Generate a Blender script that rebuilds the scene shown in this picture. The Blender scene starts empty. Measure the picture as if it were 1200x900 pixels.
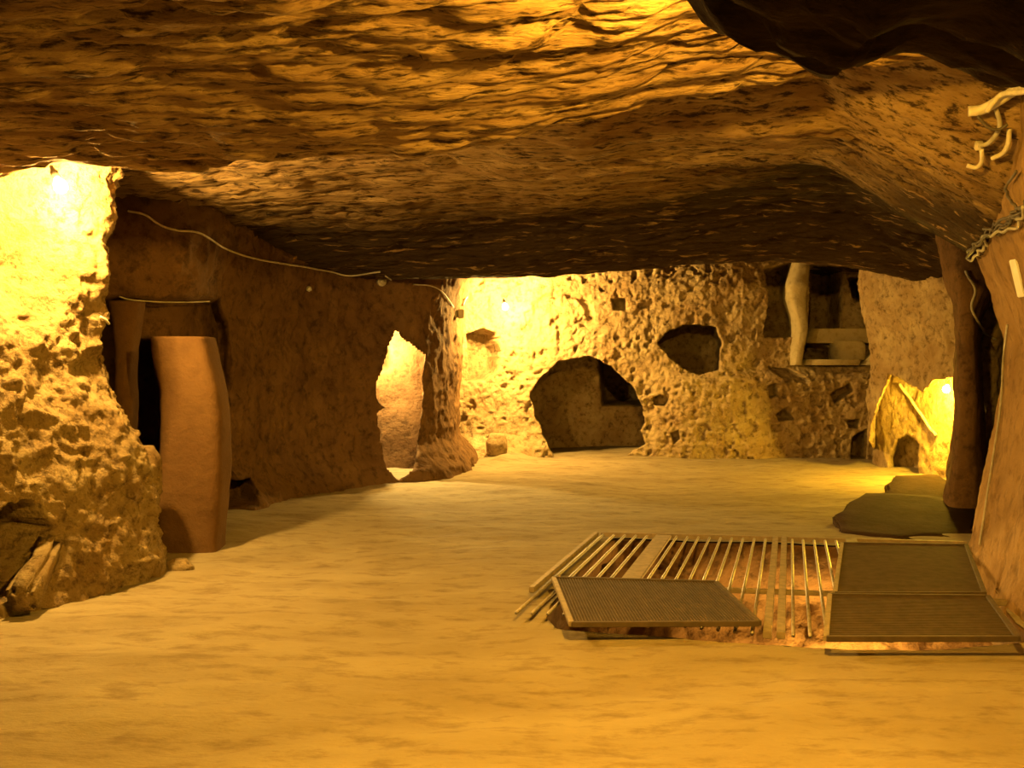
import bpy, bmesh, math, random
import numpy as np
from mathutils import Vector, Matrix

# ------------------------------------------------------------------ camera
scene = bpy.context.scene
COL = scene.collection
F = 1100.0            # focal length in pixels of a 1200 px wide frame
H = 1.15              # eye height
HY = 430.0            # pixel row of the horizon
cam_d = bpy.data.cameras.new('camera')
cam_d.sensor_width = 36.0
cam_d.lens = 36.0 * F / 1200.0
cam_d.clip_start = 0.05
cam = bpy.data.objects.new('camera', cam_d)
cam.location = (0, 0, H)
cam.rotation_euler = (math.radians(90) - math.atan((450 - HY) / F), 0, 0)
COL.objects.link(cam)
scene.camera = cam

# ------------------------------------------------------------------ world, exposure
world = bpy.data.worlds.new('world')
scene.world = world
world.use_nodes = True
bg = world.node_tree.nodes['Background']
bg.inputs[0].default_value = (0.30, 0.14, 0.03, 1)
bg.inputs[1].default_value = 0.008
scene.view_settings.view_transform = 'Standard'
scene.view_settings.look = 'None'
scene.view_settings.gamma = 1.0
scene.view_settings.use_curve_mapping = False
scene.view_settings.exposure = 1.5
scene.cycles.max_bounces = 6
scene.cycles.diffuse_bounces = 1

WARM = (1.0, 0.56, 0.11)
#   place of each bulb, watts, colour
LAMPS = {
    'left':   ((-2.30, 4.80, 2.07), 215, (1.0, 0.60, 0.13)),
    'back':   ((-0.08, 10.98, 1.85), 330, (1.0, 0.60, 0.13)),
    'top':    ((0.60, 2.30, 2.20), 270, (1.0, 0.53, 0.045)),
    'pit':    ((2.25, 6.12, -1.28), 165, (1.0, 0.58, 0.10)),
    'niche':  ((4.28, 9.25, 0.93), 190, (1.0, 0.60, 0.03)),
    'slit':   ((-1.42, 9.95, 1.45), 230, (1.0, 0.72, 0.24)),
}
def add_light(key):
    loc, watts, colr = LAMPS[key]
    l = bpy.data.lights.new('bulb_light', 'POINT')
    l.energy = watts
    l.color = colr
    l.shadow_soft_size = 0.05
    o = bpy.data.objects.new('bulb_light', l)
    o.location = loc
    COL.objects.link(o)
for k in LAMPS:
    add_light(k)

# ------------------------------------------------------------------ helpers: pixels, noise, meshes
def W(px, py, d):
    return np.array([(px - 600.0) / F * d, d, H + (HY - py) / F * d])

def G(px, py, z=0.0):
    """the point of the level z seen at a pixel"""
    d = (H - z) * F / (py - HY)
    return ((px - 600.0) / F * d, d)

def _hash(ix, iy, iz, seed):
    h = (ix.astype(np.int64) * 374761393 + iy.astype(np.int64) * 668265263 +
         iz.astype(np.int64) * 2147483647 + seed * 974711) & 0xffffffff
    h = ((h ^ (h >> 13)) * 1274126177) & 0xffffffff
    h = ((h ^ (h >> 16)) * 2246822519) & 0xffffffff
    h = h ^ (h >> 15)
    return (h & 0xffff) / 32767.5 - 1.0

def vnoise(p, seed=0):
    i = np.floor(p); f = p - i
    u = f * f * f * (f * (f * 6 - 15) + 10)
    i = i.astype(np.int64)
    x, y, z = i[..., 0], i[..., 1], i[..., 2]
    def h(a, b, c): return _hash(x + a, y + b, z + c, seed)
    ux, uy, uz = u[..., 0], u[..., 1], u[..., 2]
    def L(a, b, t): return a + (b - a) * t
    return L(L(L(h(0,0,0), h(1,0,0), ux), L(h(0,1,0), h(1,1,0), ux), uy),
             L(L(h(0,0,1), h(1,0,1), ux), L(h(0,1,1), h(1,1,1), ux), uy), uz)

def fbm(p, scale, octv=4, seed=0, gain=0.5, ridged=False):
    s = np.zeros(p.shape[:-1]); a = 1.0; tot = 0
    q = p * np.asarray(scale)
    for k in range(octv):
        n = vnoise(q, seed + 17 * k)
        if ridged: n = 1 - 2 * np.abs(n)
        s += a * n; tot += a
        a *= gain; q = q * 2.03 + 11.3
    return s / tot

def sstep(a, b, x):
    t = np.clip((x - a) / (b - a), 0, 1)
    return t * t * (3 - 2 * t)

def poly_sd(X, Y, poly):
    """signed distance, positive inside"""
    P = np.asarray(poly, float); n = len(P)
    d = np.full(X.shape, 1e9); inside = np.zeros(X.shape, bool)
    for i in range(n):
        a = P[i]; b = P[(i + 1) % n]; e = b - a
        wx = X - a[0]; wy = Y - a[1]
        t = np.clip((wx * e[0] + wy * e[1]) / (e @ e + 1e-12), 0, 1)
        d = np.minimum(d, (wx - t * e[0]) ** 2 + (wy - t * e[1]) ** 2)
        c = (a[1] > Y) != (b[1] > Y)
        xi = e[0] * (Y - a[1]) / (e[1] if abs(e[1]) > 1e-12 else 1e-12) + a[0]
        inside ^= c & (X < xi)
    d = np.sqrt(d)
    return np.where(inside, d, -d)

def mesh_np(name, V, Q, mat, smooth=True):
    me = bpy.data.meshes.new(name)
    V = np.ascontiguousarray(V.reshape(-1, 3), dtype=np.float32)
    Q = np.ascontiguousarray(Q, dtype=np.int32)
    k = Q.shape[1]
    me.vertices.add(len(V)); me.vertices.foreach_set('co', V.ravel())
    me.loops.add(Q.size); me.loops.foreach_set('vertex_index', Q.ravel())
    me.polygons.add(len(Q))
    me.polygons.foreach_set('loop_start', np.arange(len(Q), dtype=np.int32) * k)
    if smooth: me.polygons.foreach_set('use_smooth', np.ones(len(Q), bool))
    me.materials.append(mat)
    me.update(calc_edges=True); me.validate()
    o = bpy.data.objects.new(name, me); COL.objects.link(o)
    return o

def grid_faces(n, m, wrap=False, flip=False):
    i, j = np.meshgrid(np.arange(n - 1), np.arange(m if wrap else m - 1), indexing='ij')
    j2 = (j + 1) % m
    q = np.stack([i * m + j, (i + 1) * m + j, (i + 1) * m + j2, i * m + j2], -1).reshape(-1, 4)
    return q[:, ::-1] if flip else q

def grid_mesh(name, P, mat, flip=False):
    n, m = P.shape[:2]
    return mesh_np(name, P, grid_faces(n, m, False, flip), mat)

def structure(o):
    o['kind'] = 'structure'; return o

def tag(o, label, cat, group=None):
    o['label'] = label; o['category'] = cat
    if group: o['group'] = group
    return o

def thing(name, label, cat, loc=(0, 0, 0), group=None):
    o = bpy.data.objects.new(name, None); COL.objects.link(o)
    o.empty_display_size = 0.1
    o.location = loc
    return tag(o, label, cat, group)

def finish(name, bm, mat, parent=None, smooth=False):
    me = bpy.data.meshes.new(name); bm.to_mesh(me); bm.free()
    me.materials.append(mat)
    if smooth:
        for p in me.polygons: p.use_smooth = True
    o = bpy.data.objects.new(name, me); COL.objects.link(o)
    if parent:
        o.parent = parent
        o.matrix_parent_inverse = Matrix.Translation(-Vector(parent.location))
    return o

def box_bm(bm, c, ax, ay, az, hx, hy, hz, bev=0.0):
    c = Vector(c); ax, ay, az = Vector(ax).normalized(), Vector(ay).normalized(), Vector(az).normalized()
    vs = [bm.verts.new(c + ax * hx * i + ay * hy * j + az * hz * k)
          for i in (-1, 1) for j in (-1, 1) for k in (-1, 1)]
    fs = [(0,1,3,2), (4,6,7,5), (0,4,5,1), (2,3,7,6), (0,2,6,4), (1,5,7,3)]
    faces = [bm.faces.new([vs[i] for i in f]) for f in fs]
    if bev:
        es = list({e for f in faces for e in f.edges})
        bmesh.ops.bevel(bm, geom=es, offset=bev, segments=2, affect='EDGES')

def beam_bm(bm, a, b, w, h, up=(0, 0, 1), bev=0.0):
    a, b = Vector(a), Vector(b); d = (b - a); L = d.length; d.normalize()
    s = d.cross(Vector(up)).normalized(); u = s.cross(d).normalized()
    box_bm(bm, (a + b) / 2, d, s, u, L / 2, w / 2, h / 2, bev)

def smooth_path(pts, n=6):
    pts = [np.asarray(p, float) for p in pts]
    if len(pts) < 3: return pts
    P = [2 * pts[0] - pts[1]] + pts + [2 * pts[-1] - pts[-2]]
    out = []
    for i in range(1, len(P) - 2):
        for k in range(n):
            t = k / n
            out.append(0.5 * ((2 * P[i]) + (P[i+1] - P[i-1]) * t + (2*P[i-1] - 5*P[i] + 4*P[i+1] - P[i+2]) * t*t
                              + (-P[i-1] + 3*P[i] - 3*P[i+1] + P[i+2]) * t**3))
    out.append(pts[-1])
    return out

def tube_bm(bm, pts, r, seg=8):
    pts = [Vector(p) for p in pts]
    ring0 = None; up = Vector((0.13, 0.21, 0.97))
    for i, p in enumerate(pts):
        t = (pts[min(i + 1, len(pts) - 1)] - pts[max(i - 1, 0)]).normalized()
        s = t.cross(up)
        if s.length < 1e-3: s = t.cross(Vector((1, 0, 0)))
        s.normalize(); u = s.cross(t)
        ring = [bm.verts.new(p + (s * math.cos(2*math.pi*k/seg) + u * math.sin(2*math.pi*k/seg)) * r) for k in range(seg)]
        if ring0:
            for k in range(seg):
                bm.faces.new([ring0[k], ring0[(k+1) % seg], ring[(k+1) % seg], ring[k]])
        else: bm.faces.new(ring[::-1])
        ring0 = ring
    bm.faces.new(ring0)

def lathe_bm(bm, c, axis, prof, seg=20):
    c = Vector(c); a = Vector(axis).normalized()
    s = a.cross(Vector((0.3, 0.9, 0.2))).normalized(); u = a.cross(s)
    prev = None
    for (h, r) in prof:
        r = max(r, 1e-4)
        ring = [bm.verts.new(c + a * h + (s * math.cos(2*math.pi*k/seg) + u * math.sin(2*math.pi*k/seg)) * r) for k in range(seg)]
        if prev:
            for k in range(seg):
                bm.faces.new([prev[k], prev[(k+1) % seg], ring[(k+1) % seg], ring[k]])
        else: bm.faces.new(ring[::-1])
        prev = ring
    bm.faces.new(prev)

# ------------------------------------------------------------------ materials
def rock_mat(name, light, mid, dark, scale=3.0, bump=0.5, stretch=(1, 1, 1), pits=0.5, fine=28.0, rough=0.95, dist=0.05, pitlo=0.34, pithi=0.5, soot_shade=False):
    m = bpy.data.materials.new(name); m.use_nodes = True
    nt = m.node_tree; N = nt.nodes; Lk = nt.links
    b = N['Principled BSDF']; b.inputs['Roughness'].default_value = rough
    b.inputs['Specular IOR Level'].default_value = 0.12
    tc = N.new('ShaderNodeTexCoord'); mp = N.new('ShaderNodeMapping'); mp.inputs['Scale'].default_value = stretch
    Lk.new(tc.outputs['Object'], mp.inputs['Vector'])
    light, mid, dark = [[c * 0.78 for c in k] for k in (light, mid, dark)]
    def noise(sc, det, rg, vec=mp):
        n = N.new('ShaderNodeTexNoise'); n.inputs['Scale'].default_value = sc
        n.inputs['Detail'].default_value = det; n.inputs['Roughness'].default_value = rg
        Lk.new(vec.outputs[0], n.inputs['Vector']); return n
    n1 = noise(scale, 9, 0.62); n2 = noise(scale * 4.3, 9, 0.68); n3 = noise(fine, 5, 0.65)
    r1 = N.new('ShaderNodeValToRGB')
    e = r1.color_ramp.elements
    e[0].position = 0.32; e[0].color = (*mid, 1); e[1].position = 0.68; e[1].color = (*light, 1)
    Lk.new(n1.outputs['Fac'], r1.inputs['Fac'])
    r2 = N.new('ShaderNodeMapRange'); r2.inputs['From Min'].default_value = pithi; r2.inputs['From Max'].default_value = pitlo
    r2.inputs['To Min'].default_value = 0; r2.inputs['To Max'].default_value = pits
    Lk.new(n2.outputs['Fac'], r2.inputs['Value'])
    mx = N.new('ShaderNodeMix'); mx.data_type = 'RGBA'
    Lk.new(r2.outputs[0], mx.inputs['Factor']); Lk.new(r1.outputs[0], mx.inputs['A']); mx.inputs['B'].default_value = (*dark, 1)
    out = mx.outputs['Result']
    if soot_shade:      # sooty film left on the low roof beam by old fires, with a ragged border and scratches through it; overhang and right slope get painted shade
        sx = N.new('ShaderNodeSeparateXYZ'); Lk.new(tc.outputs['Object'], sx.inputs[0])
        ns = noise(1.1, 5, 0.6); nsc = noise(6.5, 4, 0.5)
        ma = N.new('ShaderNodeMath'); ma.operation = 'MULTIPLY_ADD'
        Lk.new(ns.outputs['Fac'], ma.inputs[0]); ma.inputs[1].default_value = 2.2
        xa = N.new('ShaderNodeMath'); xa.operation = 'SUBTRACT'; Lk.new(sx.outputs['X'], xa.inputs[0]); xa.inputs[1].default_value = 0.9  # shade on the right roof slope, painted as extra darkening with X
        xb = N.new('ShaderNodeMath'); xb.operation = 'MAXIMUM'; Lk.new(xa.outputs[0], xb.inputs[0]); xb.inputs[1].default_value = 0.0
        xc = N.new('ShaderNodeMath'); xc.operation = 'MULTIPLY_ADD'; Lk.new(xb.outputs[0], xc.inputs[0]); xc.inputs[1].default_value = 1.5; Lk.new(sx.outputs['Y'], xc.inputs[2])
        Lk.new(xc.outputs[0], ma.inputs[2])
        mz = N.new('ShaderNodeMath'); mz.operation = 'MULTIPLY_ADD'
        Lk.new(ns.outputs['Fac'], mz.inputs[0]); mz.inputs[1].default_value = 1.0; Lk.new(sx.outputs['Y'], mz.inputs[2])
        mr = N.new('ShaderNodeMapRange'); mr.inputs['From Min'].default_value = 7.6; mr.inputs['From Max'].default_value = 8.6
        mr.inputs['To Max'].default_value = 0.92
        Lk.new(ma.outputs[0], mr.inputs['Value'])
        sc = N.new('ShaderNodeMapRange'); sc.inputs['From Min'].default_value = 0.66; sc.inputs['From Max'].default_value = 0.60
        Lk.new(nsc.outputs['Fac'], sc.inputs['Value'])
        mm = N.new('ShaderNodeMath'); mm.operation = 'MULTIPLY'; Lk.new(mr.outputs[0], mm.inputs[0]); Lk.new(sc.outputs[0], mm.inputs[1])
        m0 = N.new('ShaderNodeMapRange'); m0.inputs['From Min'].default_value = 2.6; m0.inputs['From Max'].default_value = 2.4  # shade of the near overhang, painted into the colour
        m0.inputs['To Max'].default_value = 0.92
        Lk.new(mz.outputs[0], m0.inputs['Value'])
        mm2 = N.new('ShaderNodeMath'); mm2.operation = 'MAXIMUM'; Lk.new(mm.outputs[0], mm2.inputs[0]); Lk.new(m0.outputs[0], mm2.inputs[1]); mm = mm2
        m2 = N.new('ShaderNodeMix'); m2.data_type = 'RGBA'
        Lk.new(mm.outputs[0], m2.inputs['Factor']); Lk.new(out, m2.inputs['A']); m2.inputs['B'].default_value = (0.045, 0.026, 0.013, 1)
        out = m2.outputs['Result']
    Lk.new(out, b.inputs['Base Color'])
    add = N.new('ShaderNodeMath'); add.operation = 'MULTIPLY_ADD'
    Lk.new(n3.outputs['Fac'], add.inputs[0]); add.inputs[1].default_value = 0.35; Lk.new(n2.outputs['Fac'], add.inputs[2])
    bp = N.new('ShaderNodeBump'); bp.inputs['Strength'].default_value = bump; bp.inputs['Distance'].default_value = dist
    Lk.new(add.outputs[0], bp.inputs['Height']); Lk.new(bp.outputs['Normal'], b.inputs['Normal'])
    return m

def plain_mat(name, c, rough=0.5, metal=0.0, grime=0.3):
    m = bpy.data.materials.new(name); m.use_nodes = True
    nt = m.node_tree; N = nt.nodes; Lk = nt.links; b = N['Principled BSDF']
    b.inputs['Roughness'].default_value = rough; b.inputs['Metallic'].default_value = metal
    tc = N.new('ShaderNodeTexCoord'); n = N.new('ShaderNodeTexNoise'); n.inputs['Scale'].default_value = 22; n.inputs['Detail'].default_value = 5
    Lk.new(tc.outputs['Object'], n.inputs['Vector'])
    r = N.new('ShaderNodeValToRGB'); e = r.color_ramp.elements
    e[0].position = 0.35; e[0].color = (*[x * (1 - grime) for x in c], 1); e[1].position = 0.65; e[1].color = (*c, 1)
    Lk.new(n.outputs['Fac'], r.inputs['Fac']); Lk.new(r.outputs[0], b.inputs['Base Color'])
    return m

def glow_mat(name, c, s):
    m = bpy.data.materials.new(name); m.use_nodes = True
    nt = m.node_tree; nt.nodes.clear()
    e = nt.nodes.new('ShaderNodeEmission'); e.inputs[0].default_value = (*c, 1); e.inputs[1].default_value = s
    o = nt.nodes.new('ShaderNodeOutputMaterial'); nt.links.new(e.outputs[0], o.inputs[0])
    return m

M_floor = rock_mat('sandy_floor', (0.45, 0.36, 0.215), (0.33, 0.25, 0.14), (0.19, 0.12, 0.06), 1.6, 0.45, (0.7, 1.6, 1), 0.6, 34, dist=0.03)
M_ceil = rock_mat('sooty_shaded_ceiling', (0.66, 0.43, 0.19), (0.34, 0.19, 0.075), (0.03, 0.014, 0.006), 3.2, 0.9, (0.55, 3.0, 2), 0.9, 30, dist=0.05, pitlo=0.39, pithi=0.50, soot_shade=True)
M_back = rock_mat('pitted_tuff', (0.74, 0.56, 0.32), (0.48, 0.31, 0.15), (0.10, 0.05, 0.02), 3.0, 0.9, (1, 1, 1), 0.7, 26)
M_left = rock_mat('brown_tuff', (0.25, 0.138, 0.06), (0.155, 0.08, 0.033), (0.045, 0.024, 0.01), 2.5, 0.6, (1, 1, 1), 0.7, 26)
M_crumb = rock_mat('crumbling_tuff', (0.60, 0.43, 0.21), (0.38, 0.235, 0.10), (0.09, 0.045, 0.018), 4.5, 1.0, (1, 1, 1), 0.75, 22, dist=0.06)
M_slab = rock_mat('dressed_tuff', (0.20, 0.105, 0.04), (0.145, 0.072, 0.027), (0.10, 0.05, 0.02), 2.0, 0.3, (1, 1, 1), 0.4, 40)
M_pillar = rock_mat('orange_tuff', (0.46, 0.28, 0.125), (0.30, 0.17, 0.07), (0.10, 0.05, 0.02), 2.4, 0.5, (1, 1, 0.8), 0.55, 32)
M_pale = rock_mat('pale_dressed_tuff', (0.72, 0.60, 0.38), (0.60, 0.48, 0.28), (0.30, 0.20, 0.10), 3.0, 0.4, (1, 1, 1), 0.4, 30)
M_step_shade = rock_mat('shade_painted_rock', (0.085, 0.045, 0.02), (0.055, 0.028, 0.012), (0.03, 0.015, 0.007), 2.4, 0.4, (1, 1, 1), 0.4, 32)  # rock steps, their shade put into the base colour
M_bar = plain_mat('worn_steel', (0.42, 0.36, 0.30), 0.45, 0.6)
M_rail = plain_mat('dusty_steel', (0.36, 0.27, 0.17), 0.7, 0.2)
M_mesh = plain_mat('dark_steel', (0.10, 0.065, 0.035), 0.8, 0.0)
M_cable = plain_mat('grey_cable', (0.42, 0.36, 0.28), 0.6)
M_dcable = plain_mat('dark_cable', (0.10, 0.075, 0.05), 0.6)
M_conduit = plain_mat('pale_conduit', (0.70, 0.60, 0.45), 0.5)
M_white = plain_mat('white_plastic', (0.78, 0.74, 0.66), 0.45, 0, 0.15)
M_black = plain_mat('black_metal', (0.04, 0.035, 0.03), 0.5, 0.3)
M_bulb = glow_mat('hot_bulb', (1.0, 0.80, 0.42), 60.0)

# ------------------------------------------------------------------ floor with its pit
pit_px = [(652, 738), (720, 743), (850, 757), (1000, 763), (1110, 763), (1215, 754), (1168, 690), (1140, 641), (975, 639), (722, 631), (690, 655), (655, 700), (640, 722)]
PIT = [G(*p) for p in pit_px]
step_px = [(978, 608), (1003, 590), (1050, 574), (1112, 574), (1140, 602), (1140, 628), (1060, 632), (985, 622)]
STEP = [G(*p) for p in step_px]

def floor_z(X, Y, detail=True):
    P = np.stack([X, Y, np.zeros_like(X)], -1)
    sd = poly_sd(X, Y, PIT)
    near = sstep(-0.9, -0.05, sd)
    z = 0.045 * fbm(P, 0.55, 3, 3)
    z += 0.020 * fbm(P, (1.6, 4.2, 1), 4, 5)
    if detail: z += 0.010 * fbm(P, (6, 10, 1), 4, 9)
    z *= (1 - 0.8 * near)
    z += 0.03 * sstep(9.0, 11.6, Y)
    z += 0.09 * np.exp(-((X + 0.05) ** 2 / 0.10 + (Y - 11.2) ** 2 / 0.10))
    z += 0.07 * np.exp(-((X + 2.1) ** 2 / 0.3 + (Y - 6.6) ** 2 / 0.5))
    return z

xs = np.arange(-4.2, 5.4, 0.03)
ys = np.concatenate([np.arange(-2.0, 2.2, 0.1), np.arange(2.2, 7.0, 0.025), np.arange(7.0, 13.6, 0.045)])
X, Y = np.meshgrid(xs, ys, indexing='ij')
Z = floor_z(X, Y)
P = np.stack([X, Y, Z], -1)
def pit_sd(X, Y):
    return poly_sd(X, Y, PIT) + 0.04 * fbm(np.stack([X, Y, X * 0], -1), 3.0, 3, 21)
sd = pit_sd(X, Y)
e = 0.004
gx = (pit_sd(X + e, Y) - sd) / e; gy = (pit_sd(X, Y + e) - sd) / e
g2 = np.maximum(gx * gx + gy * gy, 0.2)
snap = (sd > 0) & (sd < 0.06)
P[..., 0] -= np.where(snap, sd * gx / g2, 0); P[..., 1] -= np.where(snap, sd * gy / g2, 0)
Q = grid_faces(*X.shape)
Q = Q[(sd.ravel()[Q] < 0.06).all(1)]
floor = structure(mesh_np('floor', P, Q, M_floor))

# rock sides of the pit, undercut below the lip, and its bottom
ring = []
for k in range(len(PIT)):
    a, b = np.array(PIT[k]), np.array(PIT[(k + 1) % len(PIT)])
    n = max(2, int(np.linalg.norm(b - a) / 0.02))
    ring += [a + (b - a) * i / n for i in range(n)]
ring = np.array(ring)
ctr = ring.mean(0)
for _ in range(3):      # bring the ring onto the ragged border of the floor
    q = pit_sd(ring[:, 0], ring[:, 1])
    gx = (pit_sd(ring[:, 0] + e, ring[:, 1]) - q) / e; gy = (pit_sd(ring[:, 0], ring[:, 1] + e) - q) / e
    g2 = np.maximum(gx * gx + gy * gy, 0.3)
    ring = ring - np.stack([q * gx / g2, q * gy / g2], -1)
lv = np.concatenate([[0.0, 0.01, 0.03, 0.05], np.arange(0.08, 1.80, 0.03)])
cap = np.array([0.8, 0.55, 0.3, 0.1])
rows = []
zt = floor_z(ring[:, 0], ring[:, 1])
for d_ in lv:
    f = 1 + 0.42 * sstep(0.10, 0.55, d_) + 0.012 * (d_ > 0)
    p = ctr + (ring - ctr) * (f - 0.012)
    if d_ == 0: p = ctr + (ring - ctr) * 1.015
    rows.append(np.concatenate([p, (zt - d_ - (0.012 if d_ == 0 else 0))[:, None]], 1))
for c_ in cap:
    p = ctr + (ring - ctr) * 1.42 * c_
    rows.append(np.concatenate([p, np.full((len(p), 1), -1.8)], 1))
Pp = np.array(rows)
wgt = sstep(0.02, 0.2, -Pp[..., 2])
for c_ in range(3):
    Pp[..., c_] += wgt * (0.09 * fbm(Pp, 2.5, 3, 31 + 5 * c_) + 0.04 * fbm(Pp, 9, 3, 51 + 5 * c_))
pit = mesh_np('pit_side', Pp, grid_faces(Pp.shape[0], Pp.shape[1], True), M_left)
pit.parent = floor

# ------------------------------------------------------------------ ceiling
def ceil_base(X, Y):
    E = np.interp(X, [-3.5, -2.4, -0.46, 1.0, 2.0, 3.5], [4.62, 4.5, 4.2, 3.9, 3.78, 3.7])
    ze = np.interp(X, [-3, -2.4, -1.5, -0.46, 0, 0.37, 0.73, 1.06, 1.33, 2.0, 3.5],
                   [2.07, 2.06, 2.06, 2.09, 2.13, 2.20, 2.29, 2.33, 2.36, 2.36, 2.3])
    zn = ze + 0.10 * np.minimum(E - Y, 1.9)
    zA = np.interp(X, [-3, -1.6, 0, 1.3, 3], [2.34, 2.36, 2.42, 2.70, 2.78])
    zB = np.interp(X, [-3, -1.6, 0, 2, 4], [2.24, 2.28, 2.30, 2.40, 2.38])
    zl = np.interp(X, [-3, -1.2, -0.3, 0.9, 2.5, 3.3, 4.2, 5], [2.0, 2.0, 2.02, 2.08, 2.17, 2.12, 1.95, 1.9])
    yb = np.interp(X, [-2, -0.8, 0, 4], [6.5, 6.9, 7.4, 7.9])
    z2 = zA + (zB - zA) * np.clip((Y - E - 0.3) / (yb - E - 0.3), 0, 1)
    # a second ledge just behind the edge on the right half
    zt2 = np.interp(X, [-0.5, 0, 1.3, 2.2], [2.26, 2.25, 2.36, 2.42])
    yl = np.interp(X, [-0.5, 0.5, 1.5, 3], [4.75, 4.72, 4.85, 4.95]) + 0.06 * np.sin(3.1 * X)
    led = zA + (zt2 - zA) * sstep(-0.30, 0.12, Y - yl)
    led = np.where(Y > yl + 0.12, zt2 + (zB - zt2) * np.clip((Y - yl - 0.12) / (yb - yl - 0.12), 0, 1), led)
    wl = sstep(-0.7, 0.5, X)
    z2 = z2 * (1 - wl) + led * wl
    t = sstep(0, 1, np.clip((Y - yb) / (9.2 - yb), 0, 1))
    far = z2 + (zl - z2) * t
    far = far + (2.75 - zl) * sstep(9.22, 9.8, Y)
    s = sstep(-0.02, 0.22, Y - E + 0.05 * np.sin(X * 5.0))
    lip = 0.16 * np.exp(-((Y - E - 0.25) / 0.18) ** 2)
    z = zn + (far + lip - zn) * s
    # the roof comes down towards the right-hand pillars
    xp = np.interp(Y, [2.0, 3.6, 4.44, 5.1, 5.72, 6.1, 7.3, 9.0], [2.1, 2.22, 2.42, 2.62, 2.82, 3.15, 3.6, 4.2])
    zc = np.interp(Y, [3.0, 3.6, 4.4, 5.7, 7.3, 9.0], [2.2, 2.12, 1.95, 1.80, 1.80, 1.86])
    u = X - xp
    zt = np.where(u < 0, zc - 0.62 * u, zc - 0.35 * u)
    k = 0.12; h = np.clip(0.5 + 0.5 * (zt - z) / k, 0, 1)
    zm = zt * (1 - h) + z * h - k * h * (1 - h)
    z = z + (zm - z) * sstep(3.8, 4.8, Y) * (1 - 0.6 * sstep(6.2, 7.2, Y))
    # the low dark overhang close to the eye
    zo = np.interp(X, [0.0, 0.18, 0.31, 0.40, 0.56, 0.73, 0.87, 1.1, 3], [2.6, 2.25, 1.79, 1.73, 1.655, 1.70, 1.64, 1.60, 1.55])
    w = np.exp(-((Y - 1.55) / 0.36) ** 4)
    z = z + np.minimum(zo - z, 0) * w
    return z, s, w

xs = np.arange(-4.2, 5.4, 0.028)
ys = np.concatenate([np.arange(-2.0, 1.0, 0.08), np.arange(1.0, 5.0, 0.016), np.arange(5.0, 9.6, 0.03), np.arange(9.6, 13.6, 0.08)])
X, Y = np.meshgrid(xs, ys, indexing='ij')
Z, S, OV = ceil_base(X, Y)
P = np.stack([X, Y, Z], -1)
rough = 0.05 * fbm(P, (1.1, 1.8, 1), 4, 41) + 0.034 * fbm(P, (2.6, 10.0, 3), 5, 43, 0.55, True) + 0.013 * fbm(P, (9, 30, 9), 3, 47)
crack = 1 - sstep(0.0, 0.13, np.abs(fbm(P, (1.3, 7.0, 2), 3, 141, 0.6)))
rough += 0.045 * crack * sstep(-0.15, 0.25, fbm(P, (0.9, 1.6, 1), 3, 151))
rough *= np.where(Y > 9.0, 0.7, 1.0)
rough += OV * (0.06 * fbm(P, 5, 4, 49))
P[..., 2] += rough
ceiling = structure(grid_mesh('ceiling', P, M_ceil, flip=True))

# ------------------------------------------------------------------ walls as curtains with recesses cut in
def px_of(P):
    return 600 + P[..., 0] / P[..., 1] * F, HY - (P[..., 2] - H) / P[..., 1] * F

def cut(P, poly, direction, depth, flare=0.0, soft=1.3, extra=None, rag=2.0, seed=0, mask=None):
    """push the part of a wall inside the outline (given as it is seen) back into the rock"""
    px, py = px_of(P)
    sd = poly_sd(px, py, poly) + rag * fbm(np.stack([px, py, px * 0], -1), 0.09, 3, 100 + seed)
    w = sstep(-soft, soft, sd)
    if mask: w = w * sstep(-soft, soft, poly_sd(px, py, mask))
    d = np.asarray(direction, float); d = d / np.linalg.norm(d)
    c = np.array([np.mean(P[..., k][sd > 0]) if (sd > 0).any() else 0 for k in range(3)])
    dep = depth if extra is None else depth + extra(px, py)
    return P_off(P, w, d, dep, c, flare), w

def P_off(P, w, d, dep, c, flare):
    off = (w * dep)[..., None] * d
    if flare:
        f = (P - c); f[..., 1] = 0
        off = off + f * (flare * w)[..., None]
    return off

def wall(name, P, cuts, mat, flip=False, rough=None, kind=True):
    base = P.copy()
    tot = np.zeros_like(P)
    inh = np.zeros(P.shape[:2])
    for k, c in enumerate(cuts):
        off, w = cut(base, c[0], c[1], c[2], seed=k * 7, **(c[3] if len(c) > 3 else {}))
        tot += off; inh = np.maximum(inh, w)
    Q = base + tot
    if rough is not None: Q = Q + rough(Q, inh)
    o = grid_mesh(name, Q, mat, flip)
    return structure(o) if kind else o

def curtain_grid(path, z0, z1, ds, dz, lean=None):
    pts = np.array(smooth_path([np.array([a, b, 0.0]) for a, b in path], 8))[:, :2]
    seg = np.linalg.norm(np.diff(pts, axis=0), axis=1); s = np.concatenate([[0], np.cumsum(seg)])
    t = np.arange(0, s[-1], ds)
    x = np.interp(t, s, pts[:, 0]); y = np.interp(t, s, pts[:, 1])
    tx, ty = np.gradient(x), np.gradient(y); l = np.hypot(tx, ty); tx /= l; ty /= l
    zs = np.arange(z0, z1, dz)
    P = np.zeros((len(t), len(zs), 3)); P[..., 0] = x[:, None]; P[..., 1] = y[:, None]; P[..., 2] = zs[None]
    Nn = np.zeros_like(P); Nn[..., 0] = ty[:, None]; Nn[..., 1] = -tx[:, None]
    T = np.broadcast_to(t[:, None], P.shape[:2])
    if lean is not None: P = P + Nn * lean(T / s[-1], P[..., 2])[..., None]
    return P, Nn

def at(px, d): return (px - 600.0) / F * d
def zat(py, d): return H + (HY - py) / F * d

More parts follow.
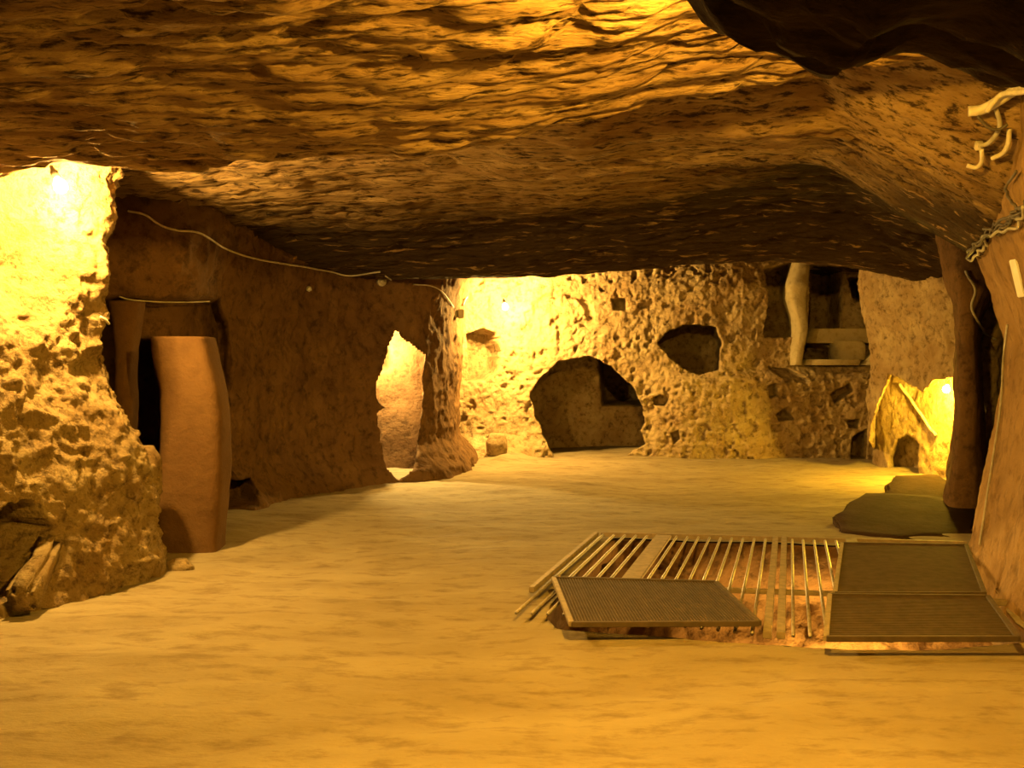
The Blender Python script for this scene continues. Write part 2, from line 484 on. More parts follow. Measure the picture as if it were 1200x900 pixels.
# --- back wall
xs = np.arange(-1.3, 5.2, 0.013); zs = np.arange(-0.25, 2.9, 0.013)
X, Zg = np.meshgrid(xs, zs, indexing='ij')
Yb = np.full_like(X, 11.6)
Yb += 0.12 * fbm(np.stack([X, X * 0, Zg], -1), 0.8, 3, 61)
bench = sstep(1.18, 0.95, Zg) * sstep(1.5, 2.2, X)
Yb -= 0.16 * bench
Yb -= 0.35 * sstep(0.35, 0.0, Zg) * sstep(0.6, -0.1, X)
P = np.stack([X, Yb, Zg], -1)
FWD = (0.12, 1, 0)
round_door = [(622, 465), (632, 445), (655, 425), (690, 419), (715, 430), (738, 452), (752, 478), (755, 495), (748, 505), (754, 520), (735, 530), (722, 545), (655, 545), (638, 510), (628, 485)]
inner = [(694, 415), (760, 415), (758, 480), (700, 481)]
win = [(949, 306), (1037, 312), (1035, 365), (1030, 410), (1010, 428), (942, 428), (946, 398), (948, 380)]
def sill(px, py):
    return 0.42 * sstep(424, 388, py)
back_cuts = [
    (round_door, FWD, 1.5, {'flare': 0.3}),
    (inner, FWD, 1.4, {'rag': 0.5, 'mask': round_door}),
    ([(772, 402), (785, 388), (810, 380), (838, 385), (845, 405), (842, 432), (820, 438), (800, 430), (785, 418)], FWD, 1.3, {'flare': 0.3}),
    ([(549, 392), (565, 386), (580, 390), (586, 410), (582, 435), (570, 445), (549, 445)], (-0.3, 1, 0), 0.5),
    ([(717, 351), (733, 349), (733, 363), (719, 363)], FWD, 0.25, {'rag': 1}),
    ([(764, 466), (774, 463), (783, 468), (780, 476), (767, 475)], FWD, 0.22, {'rag': 1}),
    ([(756, 458), (762, 456), (764, 461), (758, 463)], FWD, 0.12, {'rag': .5}),
    ([(786, 508), (795, 505), (798, 515), (790, 520)], FWD, 0.12, {'rag': .5}),
    ([(896, 316), (926, 308), (923, 345), (931, 368), (934, 394), (897, 394), (901, 350)], FWD, 0.6),
    (win, FWD, 0.06, {'extra': sill, 'rag': 1.0}),
    ([(951, 306), (996, 310), (996, 384), (949, 383)], FWD, 0.8, {'rag': 1.0}),
    ([(1005, 322), (1030, 318), (1037, 330), (1037, 350), (1012, 350)], FWD, 0.9, {'rag': 0.8}),
    ([(942, 402), (960, 401), (979, 408), (979, 422), (942, 422)], FWD, 0.5, {'rag': 0.8}),
    ([(900, 430), (925, 434), (950, 446), (945, 449), (915, 441)], FWD, 0.15, {'rag': 1}),
    ([(901, 452), (909, 450), (911, 464), (903, 466)], FWD, 0.2, {'rag': .6}),
    ([(911, 486), (920, 479), (930, 491), (914, 493)], FWD, 0.25, {'rag': .6}),
    ([(974, 462), (996, 450), (1000, 458), (980, 472)], FWD, 0.22, {'rag': 1}),
    ([(995, 494), (1007, 492), (1006, 501), (996, 501)], FWD, 0.25, {'rag': .6}),
    ([(1000, 512), (1016, 504), (1016, 552), (998, 552)], FWD, 0.45, {'rag': .8}),
    # shallow arched niche cut beside the bulb
    ([(622, 380), (626, 356), (640, 344), (660, 339), (680, 344), (693, 358), (697, 380), (690, 380), (686, 362), (676, 351), (660, 346), (644, 350), (633, 361), (629, 380)], FWD, 0.05, {'rag': 1, 'soft': 1.5}),
]
def back_rough(Q, inh):
    r = -0.020 * fbm(Q, 7.5, 4, 71, 0.6, True) - 0.024 * fbm(Q, 17, 4, 73, 0.6)
    pits = fbm(Q, 10, 3, 77)
    r = r * 1.0 + 0.05 * sstep(0.25, 0.5, pits)
    o = np.zeros_like(Q); o[..., 1] = r * (1 - 0.5 * inh); return o
wall_back = wall('wall_back', P, back_cuts, M_back, rough=back_rough)
def wall_piece(name, rows, thick, y0, seed):
    """pale dressed stone of the window in the back wall; rows of (row, left, right) as seen"""
    d = y0
    rr = [(zat(py, d), at(l, d), at(r, d), d - 0.04, d + thick) for py, l, r in rows]
    o = loft(name, rr, M_pale, '', '', seg=36, expo=3.5, dz=0.012, rough=((0.02, 5, 3), (0.006, 20, 3)), seed=seed)
    for key in ('label', 'category'): del o[key]
    o.parent = wall_back
    return o

# --- left wall
pathL = [(-3.6, 5.7), (-2.75, 6.25), (-2.32, 6.55), (-2.2, 7.4), (-1.95, 8.4), (-1.42, 9.25), (-0.98, 9.45), (-0.72, 9.9), (-0.62, 10.6), (-0.62, 11.2), (-0.75, 12.1)]
P, Nn = curtain_grid(pathL, -0.2, 2.75, 0.02, 0.02,
                     lambda t, z: 0.10 * sstep(1.3, 2.3, z) + 0.18 * sstep(0.4, 0.0, z) * (t > 0.3))
slit = [(464, 390), (472, 400), (496, 418), (493, 480), (488, 520), (482, 548), (467, 561), (452, 545), (446, 500), (444, 485), (455, 478), (443, 468), (443, 450), (450, 430), (458, 405)]
left_cuts = [
    ([(60, 351), (256, 351), (263, 380), (266, 560), (262, 640), (60, 640)], (-0.45, 0.9, 0), 0.30, {'rag': 1.5}),
    ([(146, 400), (190, 396), (192, 600), (146, 600)], (-0.35, 0.9, 0), 0.9, {'rag': 1}),
    ([(263, 566), (294, 563), (296, 592), (262, 596)], (-0.5, 0.9, 0), 0.4, {'rag': 1}),
    ([(213, 447), (228, 444), (226, 462), (214, 462)], (-0.5, 0.9, 0), 0.2, {'rag': 1}),
    (slit, (-0.20, 1, 0), 0.95, {'flare': 1.0, 'rag': 0.8}),
    ([(458, 440), (467, 439), (467, 452), (459, 452)], (-0.2, 1, 0), 0.4, {'rag': 0.3}),
]
def left_rough(Q, inh):
    r = 0.07 * fbm(Q, 1.6, 3, 81) + 0.035 * fbm(Q, 5, 4, 83, 0.5, True) + 0.010 * fbm(Q, 18, 3, 87)
    return Nn * (r * (1 - 0.6 * inh))[..., None]
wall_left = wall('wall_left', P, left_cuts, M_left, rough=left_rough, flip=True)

# --- right wall, far part, with the lit alcove
pathR = [(4.95, 12.3), (4.35, 11.0), (3.93, 10.25), (4.02, 9.5), (4.2, 8.75), (4.45, 8.6), (4.9, 9.4), (5.4, 10.9), (5.75, 11.0), (5.75, 10.2), (5.3, 8.8), (4.8, 7.6), (4.4, 6.8), (4.4, 5.6)]
P, Nn = curtain_grid(pathR, -0.25, 2.75, 0.02, 0.02, lambda t, z: 0.12 * sstep(1.2, 2.2, z))
Nr = -Nn
P = P
alcove = [(1043, 441), (1060, 448), (1085, 462), (1098, 446), (1118, 444), (1120, 500), (1122, 592), (1014, 580), (1024, 500), (1038, 462)]
right_cuts = [
    (alcove, (0.5, 0.85, 0), 0.75, {'flare': 0.25, 'rag': 1.5}),
    ([(1040, 540), (1050, 524), (1062, 519), (1072, 527), (1072, 566), (1040, 566)], (0.5, 0.85, 0), 0.35, {'rag': 1}),
]
def right_rough(Q, inh):
    r = 0.06 * fbm(Q, 1.6, 3, 91) + 0.035 * fbm(Q, 6, 4, 93, 0.5, True) + 0.012 * fbm(Q, 18, 3, 97)
    return Nn * (r * (1 - 0.4 * inh))[..., None]
wall_right = wall('wall_right', P, right_cuts, M_back, rough=right_rough, flip=True)

# ------------------------------------------------------------------ rock bodies
def loft(name, rows, mat, label, cat, seg=64, expo=3.0, dz=0.02, rough=((0.03, 3, 3), (0.01, 12, 3)), seed=0, ridged=False, shape=None, group=None):
    """rows: (z, x_left, x_right, y_near, y_far) — a closed body with rounded-rectangular plan"""
    R = np.array(rows, float)
    zs = np.arange(R[0, 0], R[-1, 0] + 1e-6, dz)
    xl, xr, yn, yf = (np.interp(zs, R[:, 0], R[:, k]) for k in range(1, 5))
    k = np.ones(5) / 5
    def sm(a): return np.convolve(np.pad(a, 2, 'edge'), k, 'valid')
    xl, xr, yn, yf = map(sm, (xl, xr, yn, yf))
    a = np.linspace(0, 2 * np.pi, seg, endpoint=False)
    ca, sa = np.cos(a), np.sin(a)
    ux = np.sign(ca) * np.abs(ca) ** (2 / expo); uy = np.sign(sa) * np.abs(sa) ** (2 / expo)
    P = np.zeros((len(zs), seg, 3))
    P[..., 0] = ((xl + xr) / 2)[:, None] + ((xr - xl) / 2)[:, None] * ux
    P[..., 1] = ((yn + yf) / 2)[:, None] + ((yf - yn) / 2)[:, None] * uy
    P[..., 2] = zs[:, None]
    if shape is not None: P = shape(P)
    Nn = np.zeros_like(P); Nn[..., 0] = ca; Nn[..., 1] = sa
    for i, (amp, sc, oc) in enumerate(rough):
        P = P + Nn * (amp * fbm(P, sc, oc, seed + 13 * i, 0.5, ridged and i > 0))[..., None]
    n = len(zs)
    V = np.concatenate([P.reshape(-1, 3), [P[0].mean(0)], [P[-1].mean(0)]])
    Q = grid_faces(n, seg, True, True)
    me_q = [tuple(int(t) for t in q) for q in Q]
    b0, t0 = n * seg, n * seg + 1
    for j in range(seg):
        j2 = (j + 1) % seg
        me_q.append((b0, j2, j)); me_q.append((t0, (n - 1) * seg + j, (n - 1) * seg + j2))
    me = bpy.data.meshes.new(name); me.from_pydata(V.tolist(), [], me_q); me.materials.append(mat)
    me.polygons.foreach_set('use_smooth', np.ones(len(me.polygons), bool)); me.update()
    o = bpy.data.objects.new(name, me); COL.objects.link(o)
    return tag(o, label, cat, group)

wall_piece('window_post', [(428, 928, 942), (410, 930, 943), (390, 933, 947), (372, 931, 947), (350, 924, 946), (335, 924, 947), (318, 928, 949), (306, 932, 950)], 0.30, 11.5, 601)
wall_piece('window_sill', [(428, 946, 1010), (424, 942, 1012), (422, 944, 1012), (420, 948, 1010)], 0.30, 11.5, 607)
wall_piece('sill_block', [(422, 980, 1016), (404, 980, 1016), (400, 976, 1014), (399, 980, 1010)], 0.30, 11.62, 611)
wall_piece('window_ledge', [(402, 948, 1030), (396, 946, 1030), (388, 950, 1033), (385, 952, 1034)], 0.35, 11.72, 613)
wall_piece('window_jamb', [(428, 1010, 1026), (410, 1030, 1044), (380, 1034, 1046), (340, 1036, 1047), (312, 1038, 1048)], 0.30, 11.5, 617)

# crumbling outcrop of the left foreground
pathO = [(-3.2, 2.2), (-2.75, 3.1), (-2.42, 3.95), (-2.16, 4.6), (-2.02, 5.05), (-2.02, 5.4), (-2.3, 5.68), (-2.9, 5.75), (-3.7, 5.75)]
def leanO(t, z):
    return np.interp(z, [-0.2, 0.0, 0.25, 0.6, 0.9, 1.15, 1.4, 1.65, 2.0, 2.6], [0.06, 0.03, -0.02, -0.08, -0.20, -0.30, -0.30, -0.28, -0.26, -0.2]) * sstep(0.05, 0.3, t) - 0.45 * sstep(1.2, 1.75, z) * sstep(0.62, 0.50, t)
P, Nn = curtain_grid(pathO, -0.2, 2.6, 0.013, 0.013, leanO)
hol = [(-60, 640), (15, 595), (45, 590), (62, 615), (52, 650), (20, 700), (-60, 720)]
off, inh = cut(P, hol, (-1, 0.3, 0), 0.35, 0.0, rag=4)
P = P + off
r = 0.07 * fbm(P, 1.7, 3, 201) + 0.045 * fbm(P, (6, 6, 6), 4, 203, 0.55, True) + 0.040 * fbm(P, 15, 4, 207, 0.62)
P = P + Nn * (r * (1 - 0.5 * inh))[..., None]
P[..., 2] += 0.03 * fbm(P, 8, 3, 209)
outcrop = grid_mesh('rock_outcrop', P, M_crumb, flip=True)
tag(outcrop, 'crumbling yellow rock outcrop under the bright lamp, left foreground', 'rock')

# upright slab
d = 5.85
rows = [(-0.08, at(178, d), at(254, d), d - 0.02, d + 0.3)]
for py, l, rr in [(645, 180, 251), (600, 180, 254), (560, 181, 257), (500, 184, 258), (460, 183, 254), (440, 180, 249), (425, 177, 245), (405, 172, 242), (394, 173, 238)]:
    rows.append((zat(py, d), at(l, d), at(rr, d), d - 0.02, d + 0.3))
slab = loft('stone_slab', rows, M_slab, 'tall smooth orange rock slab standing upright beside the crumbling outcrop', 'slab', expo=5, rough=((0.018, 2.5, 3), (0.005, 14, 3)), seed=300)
d = 6.25
rows = [(-0.05, at(132, d), at(152, d), d, d + 0.2), (zat(430, d), at(131, d), at(151, d), d, d + 0.2), (zat(350, d), at(122, d), at(160, d), d, d + 0.25)]
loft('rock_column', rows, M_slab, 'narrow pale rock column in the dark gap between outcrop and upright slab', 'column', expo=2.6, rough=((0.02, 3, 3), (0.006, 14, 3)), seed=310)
d = 5.35
rows = [(zat(600, d), at(128, d), at(170, d), d, d + 0.28), (zat(575, d), at(122, d), at(176, d), d - 0.03, d + 0.3), (zat(545, d), at(123, d), at(176, d), d - 0.03, d + 0.3),
        (zat(532, d), at(128, d), at(172, d), d, d + 0.28), (zat(525, d), at(138, d), at(163, d), d + .05, d + 0.22)]
loft('boulder', rows, M_crumb, 'rounded dark boulder lodged between the crumbling outcrop and the slab', 'boulder', seg=40, expo=2.3, rough=((0.02, 5, 3), (0.01, 18, 3)), seed=320)

# right foreground pillar
pathP = [(4.2, 6.1), (3.5, 6.12), (3.02, 5.98), (2.82, 5.72), (2.62, 5.1), (2.42, 4.44), (2.22, 3.6), (2.2, 2.8), (2.6, 2.0), (3.4, 1.5)]
P, Nn = curtain_grid(pathP, -0.25, 2.75, 0.018, 0.018,
     lambda t, z: np.interp(z, [-0.2, 0, 0.5, 0.95, 1.3, 1.55, 1.75, 1.95, 2.3, 2.7], [0.05, 0.02, -0.07, -0.13, -0.17, -0.10, -0.02, 0.04, 0.06, 0.06]))
r = 0.05 * fbm(P, 1.6, 3, 401) + 0.016 * fbm(P, (5, 5, 3), 4, 403, 0.5, True) + 0.006 * fbm(P, 20, 3, 407)
P = P + Nn * r[..., None]
pillar = grid_mesh('rock_pillar', P, M_pillar, flip=True)
tag(pillar, 'massive orange rock pillar at the right edge beside the floor grate', 'pillar')
# pillar behind it
d = 7.3
rows = [(-0.2, at(1088, d), at(1175, d), d - 0.05, d + 0.5)]
for py, l, rr in [(605, 1100, 1168), (575, 1106, 1162), (540, 1112, 1158), (480, 1116, 1154), (420, 1118, 1150), (370, 1116, 1150), (345, 1112, 1165), (320, 1104, 1185), (270, 1094, 1210), (235, 1088, 1220)]:
    rows.append((zat(py, d), at(l, d), at(rr, d), d - 0.05, d + 1.35))
def skew(P):
    P[..., 0] += 0.49 * np.maximum(P[..., 1] - 7.3, 0); return P
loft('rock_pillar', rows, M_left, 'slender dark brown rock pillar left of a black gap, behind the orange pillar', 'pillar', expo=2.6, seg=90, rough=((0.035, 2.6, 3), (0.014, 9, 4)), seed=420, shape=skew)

bpy.context.view_layer.update()
DG = bpy.context.evaluated_depsgraph_get()
def hit(px, py, off=0.0):
    """the surface seen at a pixel, lifted off along its normal"""
    o = Vector((0, 0, H)); dv = Vector(((px - 600.0) / F, 1.0, (HY - py) / F)).normalized()
    ok, loc, nor, *_ = scene.ray_cast(DG, o, dv)
    if not ok: return o + dv * 6, -dv
    if nor.dot(dv) > 0: nor = -nor
    return loc + nor * off, nor
def ground(x, y):
    ok, loc, nor, *_ = scene.ray_cast(DG, Vector((x, y, 0.6)), Vector((0, 0, -1)))
    return loc.z

# loose stones
def stone(px, py, w, h, label, seed, mat=M_crumb, dep=None):
    p, n = hit(px, py)
    d = p.y; s = d / F; hw = w * s / 2; hh = h * s
    z0 = p.z - 0.02
    rows = [(z0, p.x - hw * .8, p.x + hw * .8, p.y - hw * .6, p.y + hw * .6), (z0 + hh * .35, p.x - hw, p.x + hw, p.y - hw * .8, p.y + hw * .8),
            (z0 + hh * .8, p.x - hw * .75, p.x + hw * .8, p.y - hw * .6, p.y + hw * .6), (z0 + hh, p.x - hw * .3, p.x + hw * .35, p.y - hw * .25, p.y + hw * .3)]
    return loft('loose_stone', rows, mat, label, 'stone', seg=20, expo=2.4, dz=max(hh / 10, 0.002), rough=((hw * .25, 1.5 / max(hw, .01) * .6, 3),), seed=seed)
stone(208, 668, 40, 16, 'flat dark stone lying on the floor at the foot of the outcrop and slab', 501)
stone(118, 832, 9, 6, 'tiny pale pebble alone on the sandy floor, lower left', 503, M_back)
stone(76, 770, 12, 6, 'small brown pebble on the sandy floor in front of the outcrop', 505)
stone(583, 532, 30, 26, 'lumpy stone heaped at the wall foot left of the round doorway', 507, M_back)

def flat_rock(px4, h, label, seed):
    pts = [Vector((*G(*p), -0.03)) for p in px4]
    bm = bmesh.new()
    lo = [bm.verts.new(p) for p in pts]; ys_ = [p.y for p in pts]
    hi = [bm.verts.new(p + Vector((0, 0, 0.022 + h * (p.y - min(ys_)) / (max(ys_) - min(ys_))))) for p in pts]
    n = len(pts)
    bm.faces.new(hi); bm.faces.new(lo[::-1])
    for k in range(n): bm.faces.new([lo[k], lo[(k+1) % n], hi[(k+1) % n], hi[k]])
    bmesh.ops.recalc_face_normals(bm, faces=bm.faces)
    bmesh.ops.bevel(bm, geom=[e for e in bm.edges if e.verts[0].co.z > 0 and e.verts[1].co.z > 0], offset=0.02, segments=3, affect='EDGES')
    bmesh.ops.triangulate(bm, faces=[f for f in bm.faces if len(f.verts) > 4])
    bmesh.ops.subdivide_edges(bm, edges=bm.edges[:], cuts=3, use_grid_fill=True)
    for v in bm.verts:
        q = np.array([v.co]); v.co += Vector((float(fbm(q, 5, 3, seed)[0]), float(fbm(q, 5, 3, seed + 1)[0]), 0.4 * float(fbm(q, 5, 3, seed + 2)[0]))) * 0.05
    return tag(finish('rock_step', bm, M_step_shade, None, True), label, 'step')
flat_rock([(978, 610), (985, 624), (1060, 633), (1142, 630), (1140, 600), (1090, 592), (1010, 590)], 0.10, 'broad low rock step in painted shade on the floor behind the grate', 521)
flat_rock([(1035, 583), (1050, 589), (1112, 589), (1120, 578), (1100, 572), (1048, 573)], 0.14, 'narrow rock step in painted shade at the foot of the lit alcove', 531)

# leaning stone in the hollow of the outcrop
def leaning():
    bm = bmesh.new()
    a = Vector(tuple(W(22, 708, 4.2))); b = Vector(tuple(W(58, 640, 4.62)))
    beam_bm(bm, a, b, 0.13, 0.14, bev=0.03)
    bmesh.ops.subdivide_edges(bm, edges=bm.edges[:], cuts=2, use_grid_fill=True)
    for v in bm.verts:
        q = np.array([v.co]); v.co += Vector((float(fbm(q, 7, 3, 511)[0]), float(fbm(q, 7, 3, 512)[0]), float(fbm(q, 7, 3, 513)[0]))) * 0.03
    o = finish('leaning_stone', bm, M_crumb, None, True)
    tag(o, 'pale oblong stone leaning in the shadowed hollow of the outcrop', 'stone')
leaning()

# ------------------------------------------------------------------ floor grate
GZ = 0.035
O = np.array([0.0, 4.24]); U = np.array([math.cos(math.radians(-8.5)), math.sin(math.radians(-8.5))]); V_ = np.array([math.sin(math.radians(16.5)), math.cos(math.radians(16.5))])
def gp(u, v, z=GZ):
    p = O + U * u + V_ * v
    return (float(p[0]), float(p[1]), z)
grate = thing('floor_grate', 'long steel bar grate laid over the lit pit in the floor', 'grate', gp(1.1, 1.0, 0))
bar_me = None
def bar(u, v0, v1, r=0.009):
    bm = bmesh.new(); tube_bm(bm, [gp(u, v0), gp(u, v1)], r * 0.9, 8)
    return finish('bar', bm, M_bar, grate, True)
for i in range(5): bar(0.02 + i * 0.072, 0.0, 2.06)
for i in range(9): bar(0.50 + i * 0.071, -0.04 - 0.018 * i, 2.06)
for i in range(5): bar(1.235 + i * 0.068, -0.19, 2.06)
def rail(name, a, b, w, h=0.03, mat=M_rail):
    bm = bmesh.new(); beam_bm(bm, a, b, w, h, bev=0.003); return finish(name, bm, mat, grate)
rail('side_rail', gp(0.415, 0.0), gp(0.415, 2.09), 0.10, 0.02)
rail('side_rail', gp(1.13, -0.20), gp(1.13, 2.09), 0.035)
rail('side_rail', gp(1.185, -0.20), gp(1.185, 2.09), 0.035)
rail('side_rail', gp(1.60, -0.18), gp(1.60, 2.09), 0.07)
rail('cross_rail', gp(0.0, 2.09), gp(2.30, 2.09), 0.03)
rail('cross_rail', gp(0.05, 0.70, GZ - 0.025), gp(1.62, 0.70, GZ - 0.025), 0.045, 0.02)
rail('cross_rail', gp(1.58, 0.62, GZ - 0.02), gp(2.36, 0.62, GZ - 0.02), 0.045, 0.025)
rail('edge_rail', gp(-0.03, 0.45), gp(-0.03, 2.09), 0.03)

def mesh_panel(c4, z, n_long, n_cross, label, fw=0.022, th=0.022, wr=0.003, cross_r=0.002, tilt=(0, 0, 0, 0)):
    """c4: near-left, near-right, far-right, far-left corners on the plan"""
    c = [Vector((p[0], p[1], z + t)) for p, t in zip(c4, tilt)]
    m = sum(c, Vector()) / 4
    t = thing('mesh_panel', label, 'panel', (m.x, m.y, m.z), 'dark mesh panels over the pit')
    for i in range(4):
        bm = bmesh.new(); beam_bm(bm, c[i], c[(i + 1) % 4], fw, th, bev=0.002)
        finish('frame_rail', bm, M_rail if i == 3 else M_mesh, t)
    bm = bmesh.new()
    for k in range(1, n_long):
        f = k / n_long
        beam_bm(bm, c[0].lerp(c[3], f), c[1].lerp(c[2], f), wr * 2, wr * 1.6)
    for k in range(1, n_cross):
        f = k / n_cross
        beam_bm(bm, c[0].lerp(c[1], f) + Vector((0, 0, .004)), c[3].lerp(c[2], f) + Vector((0, 0, .004)), cross_r * 2, cross_r * 2)
    o = finish('wire_mesh', bm, M_mesh, t); o['kind'] = 'stuff'
    return t
def Gz(px, py, z): return G(px, py, z)
mesh_panel([Gz(670, 733, .075), Gz(891, 732, .075), Gz(840, 684, .075), Gz(649, 679, .075)], 0.075, 70, 60,
           'loose square dark mesh panel lying tilted on the bars, leftmost of the panels', wr=0.0024, cross_r=0.002)
mesh_panel([Gz(980, 697, .06), Gz(1156, 697, .06), Gz(1134, 640, .06), Gz(988, 638, .06)], 0.06, 60, 1,
           'dark mesh panel at the far right of the pit, behind the front panel')
mesh_panel([Gz(970, 750, .08), Gz(1196, 750, .08), Gz(1160, 701, .08), Gz(974, 699, .08)], 0.08, 34, 1,
           'dark slotted panel at the near right of the pit, by the orange pillar foot')

# ------------------------------------------------------------------ lamps
def bulb_lamp(key, label, back=(0, 0, 1), size=1.0, shade=False):
    loc = Vector(LAMPS[key][0]); a = Vector(back).normalized()
    t = thing('bulkhead_lamp' if shade else 'bare_bulb', label, 'lamp', loc)
    s = size
    bm = bmesh.new()
    lathe_bm(bm, loc, a, [(-0.036*s, 0.004*s), (-0.033*s, 0.016*s), (-0.022*s, 0.028*s), (0, 0.034*s), (0.02*s, 0.028*s), (0.04*s, 0.016*s), (0.05*s, 0.013*s)])
    b = finish('bulb', bm, M_bulb, t, True)
    b.visible_shadow = True
    bm = bmesh.new()
    lathe_bm(bm, loc, a, [(0.046*s, 0.017*s), (0.05*s, 0.020*s), (0.085*s, 0.020*s), (0.09*s, 0.014*s), (0.12*s, 0.008*s)])
    finish('socket', bm, M_black, t, True)
    return t
for key, lab, bk in [('left', 'blazing bare bulb under the ceiling edge above the left outcrop', (-0.5, 0.1, 1)),
                 ('back', 'bright bare bulb high on the back wall left of the arched niche', (-0.2, 0.6, 1)),
                 ('top', 'bare bulb hidden above the dark ceiling overhang', (0, -0.3, 1)),
                 ('pit', 'bare bulb glowing down in the pit beneath the grate', (0.2, 0.5, -1)),
                 ('niche', 'small bright bulb glowing inside the yellow alcove at right', (0.6, 0.6, 1)),
                 ('slit', 'bare bulb out of sight inside the narrow lit opening of the left wall', (-1, 0, 0.4))]:
    bulb_lamp(key, lab, bk)

# ------------------------------------------------------------------ cables and fittings
def skin(pts, off, n=6, dmax=0.35):
    """follow the surface seen along a line of pixels, bridging jumps in depth"""
    dense = smooth_path([np.array([a, b, 0.0]) for a, b in pts], n)
    out = []
    for p in dense:
        q, nrm = hit(p[0], p[1], off)
        if out and (q - out[-1]).length > dmax: continue
        out.append(q)
    for _ in range(2):
        out = [out[0]] + [(out[i-1] + out[i] * 2 + out[i+1]) / 4 for i in range(1, len(out) - 1)] + [out[-1]]
    return out
def cable(pts, r, label, mat, name='cable', cat='cable', off=0.015, group=None, jig=0.0, seed=0, dmax=0.35):
    path = skin(pts, off, dmax=dmax)
    rnd = random.Random(seed)
    path = [p + Vector((rnd.uniform(-jig, jig), rnd.uniform(-jig, jig), rnd.uniform(-jig, jig))) for p in path]
    path = [Vector(p) for p in smooth_path([np.array(p) for p in path], 3)]
    bm = bmesh.new(); tube_bm(bm, path, r, 8)
    return tag(finish(name, bm, mat, None, True), label, cat, group)
cable([(152, 249), (170, 253), (195, 268), (235, 274), (262, 291), (300, 304), (350, 312), (385, 316), (410, 322), (446, 317)], 0.008,
      'thin pale cable sagging along the top of the left wall', M_conduit)
cable([(140, 347), (165, 350), (205, 352), (246, 351)], 0.005, 'thin pale wire running along the lintel edge left of the upright slab', M_conduit)
cable([(117, 372), (130, 382), (138, 408), (146, 424), (158, 436)], 0.008, 'short pale cable hanging into the dark gap beside the outcrop', M_conduit)
cable([(452, 322), (472, 336), (476, 350), (470, 372), (467, 388)], 0.007, 'thin cable dropping from the round junction box to the lit slit', M_cable)
cable([(541, 358), (546, 348), (556, 340), (572, 336), (588, 342)], 0.010, 'pale cable arching from the twin switch box to the back bulb', M_conduit)
cable([(484, 333), (505, 335), (520, 345), (530, 360)], 0.007, 'short thin cable leading to the twin switch box', M_cable)

def round_box(px, py, r, label, mat):
    p, n = hit(px, py)
    bm = bmesh.new(); lathe_bm(bm, p - n * 0.01, n, [(0, r), (0.03, r), (0.036, r * .9), (0.040, r * .5)])
    t = thing('junction_box', label, 'junction box', p)
    finish('box_body', bm, mat, t, True)
    bm = bmesh.new(); lathe_bm(bm, p - n * 0.01, n, [(0.039, r * .45), (0.048, r * .4), (0.05, r * .1)])
    finish('cover', bm, mat, t, True)
round_box(447, 330, 0.048, 'round pale junction box at the top of the left wall above the slit', M_conduit)
round_box(361, 338, 0.024, 'small pale round wire clamp on the left wall below the sagging cable', M_white)

def square_fit(name, px, py, w, h, dp, label, cat, mat, roll=0.0, parts=1, nrm=None):
    p, n = hit(px, py)
    if nrm is not None: n = Vector(nrm).normalized()
    up = Vector((math.sin(roll), 0, math.cos(roll)))
    s = n.cross(up).normalized(); u = s.cross(n).normalized()
    if parts == 1:
        bm = bmesh.new(); box_bm(bm, p + n * dp * .3, s, u, n, w / 2, h / 2, dp / 2, 0.004)
        return tag(finish(name, bm, mat), label, cat)
    t = thing(name, label, cat, p)
    bm = bmesh.new(); box_bm(bm, p + n * dp * .2, s, u, n, w / 2, h / 2 * .8, dp / 2, 0.004); finish('back_plate', bm, M_cable, t)
    for k in (-1, 1):
        bm = bmesh.new(); box_bm(bm, p + n * dp * .7 + s * k * w * .27, s, u, n, w * .2, h / 2, dp / 2, 0.006); finish('switch', bm, M_white, t)
    return t
square_fit('switch_box', 535, 368, 0.16, 0.10, 0.05, 'twin white switch box on the dark rock left of the back bulb', 'switch', M_white, 0, 2, (0.25, -1, 0))
square_fit('sign_plate', 1192, 326, 0.07, 0.20, 0.012, 'small white plate fixed high on the orange pillar at the right edge', 'plate', M_white, -0.30)
cable([(1056, 451), (1068, 466), (1080, 482), (1092, 500), (1100, 511)], 0.016, 'pale cable slanting across the yellow lit alcove', M_conduit, off=0.03, dmax=1.2)

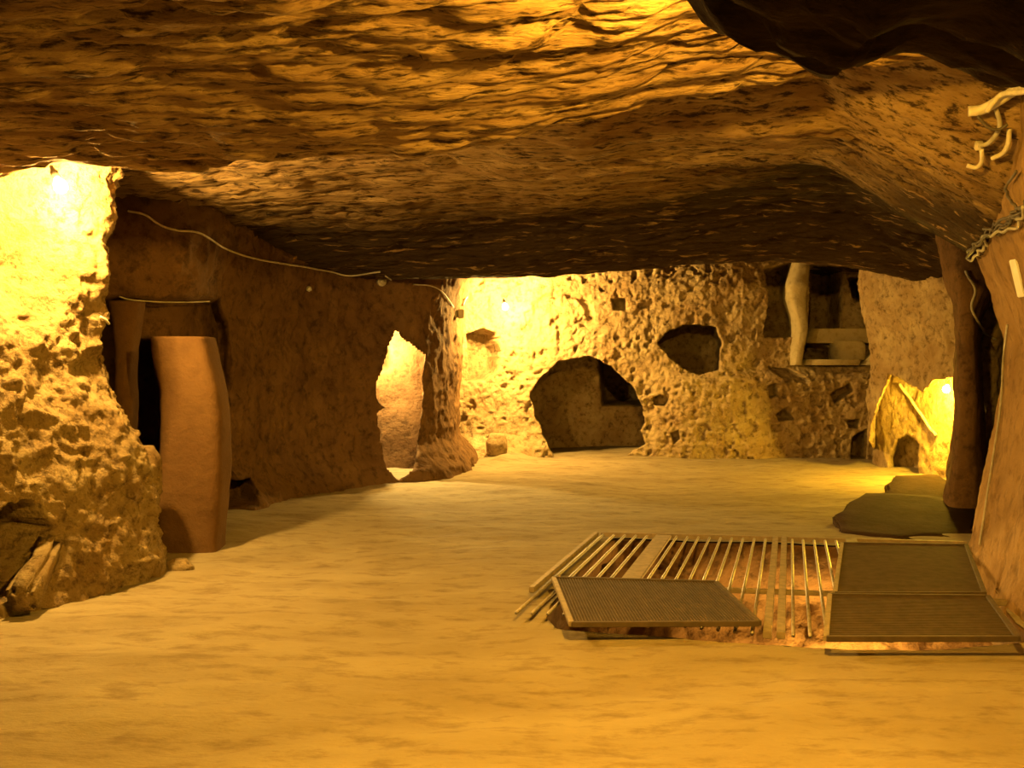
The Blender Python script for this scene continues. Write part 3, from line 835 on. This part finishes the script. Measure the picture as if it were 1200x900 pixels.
# bundle at the upper right
def hung(pts, r, label, mat, name='cable', cat='cable', dz=0.0, dd=()):
    path = []
    for (px, py) in pts:
        ds_ = [hit(px + a, py + b)[0].y for a in (-8, 0, 8) for b in (-6, 0, 8, 16)]
        ds_ = [q for q in ds_ if q > 3.3] or [3.9]
        d_ = min(ds_) - 0.05 + dz
        path.append(W(px, py, d_))
    bm = bmesh.new(); tube_bm(bm, [Vector(p) for p in smooth_path(path, 6)], r, 10)
    return tag(finish(name, bm, mat, None, True), label, cat)
hung([(1206, 101), (1188, 107), (1165, 121), (1148, 130), (1132, 132)], 0.024, 'thick pale conduit ending in the air at the upper right', M_conduit, 'conduit', 'conduit')
hung([(1206, 107), (1193, 110), (1172, 112), (1161, 122), (1154, 132)], 0.012, 'thinner pale conduit looped just beside the thick conduit at upper right', M_conduit, 'conduit', 'conduit', -0.06)
hung([(1163, 126), (1169, 146), (1164, 160), (1154, 170), (1144, 171)], 0.011, 'bent grey wire hanging from the thick conduit with a clip end', M_cable)
hung([(1131, 195), (1142, 197), (1148, 190), (1148, 176)], 0.010, 'pale hooked wire end, lowest of the loose wires at upper right', M_conduit, dz=-0.03)
hung([(1180, 152), (1179, 168), (1173, 180), (1160, 187)], 0.011, 'short curved grey wire right of the wire clip at upper right', M_conduit)
hung([(1143, 138), (1155, 150), (1168, 153), (1178, 147)], 0.007, 'thin dark wire looped under the conduit end', M_dcable, dz=-0.05)
square_fit('wire_clip', 1144, 171, 0.035, 0.04, 0.03, 'little pale square wire clip under the conduit end', 'clip', M_conduit)
for k in range(4):
    j = [(0, 0), (4, 5), (-5, 3), (2, -5)][k]
    lab = ['dark cable of the tangle at pillar top, running from the frame edge', 'grey cable lying lowest in the tangle at pillar top',
           'dark twisted cable leftmost in the tangle at pillar top', 'grey looping cable uppermost in the tangle at pillar top'][k]
    cable([(1210, 238 + j[1]), (1190 + j[0], 258 + j[1]), (1166 - j[0], 270 + j[1]), (1150 + j[0], 280 + j[1]), (1134 + j[1], 298 + j[0]), (1122 + j[0], 316 + j[1]), (1106 + j[1], 336 + j[0]), (1108 + 2 * j[0], 350), (1128 + j[1], 348 + j[0])],
          0.008, lab, M_cable if k == 1 else M_dcable, off=0.03, jig=0.016, seed=k, dmax=0.9)
cable([(1130, 318), (1140, 340), (1136, 362), (1146, 386), (1166, 398)], 0.009, 'grey cable drooping across the black gap between the two pillars', M_cable, off=0.03, dmax=2.5)
cable([(1182, 380), (1178, 420), (1176, 470), (1168, 530), (1160, 585), (1152, 640)], 0.006, 'grey cable running down the inner side of the orange pillar', M_cable, off=0.012)

for pts, lab in [([(1196, 200), (1184, 222), (1196, 244), (1186, 256)], 'short dark cable dropping from the ceiling to the top of the tangle')]:
    cable(pts, 0.007, lab, M_dcable, off=0.03, jig=0.006, seed=9, dmax=0.9)
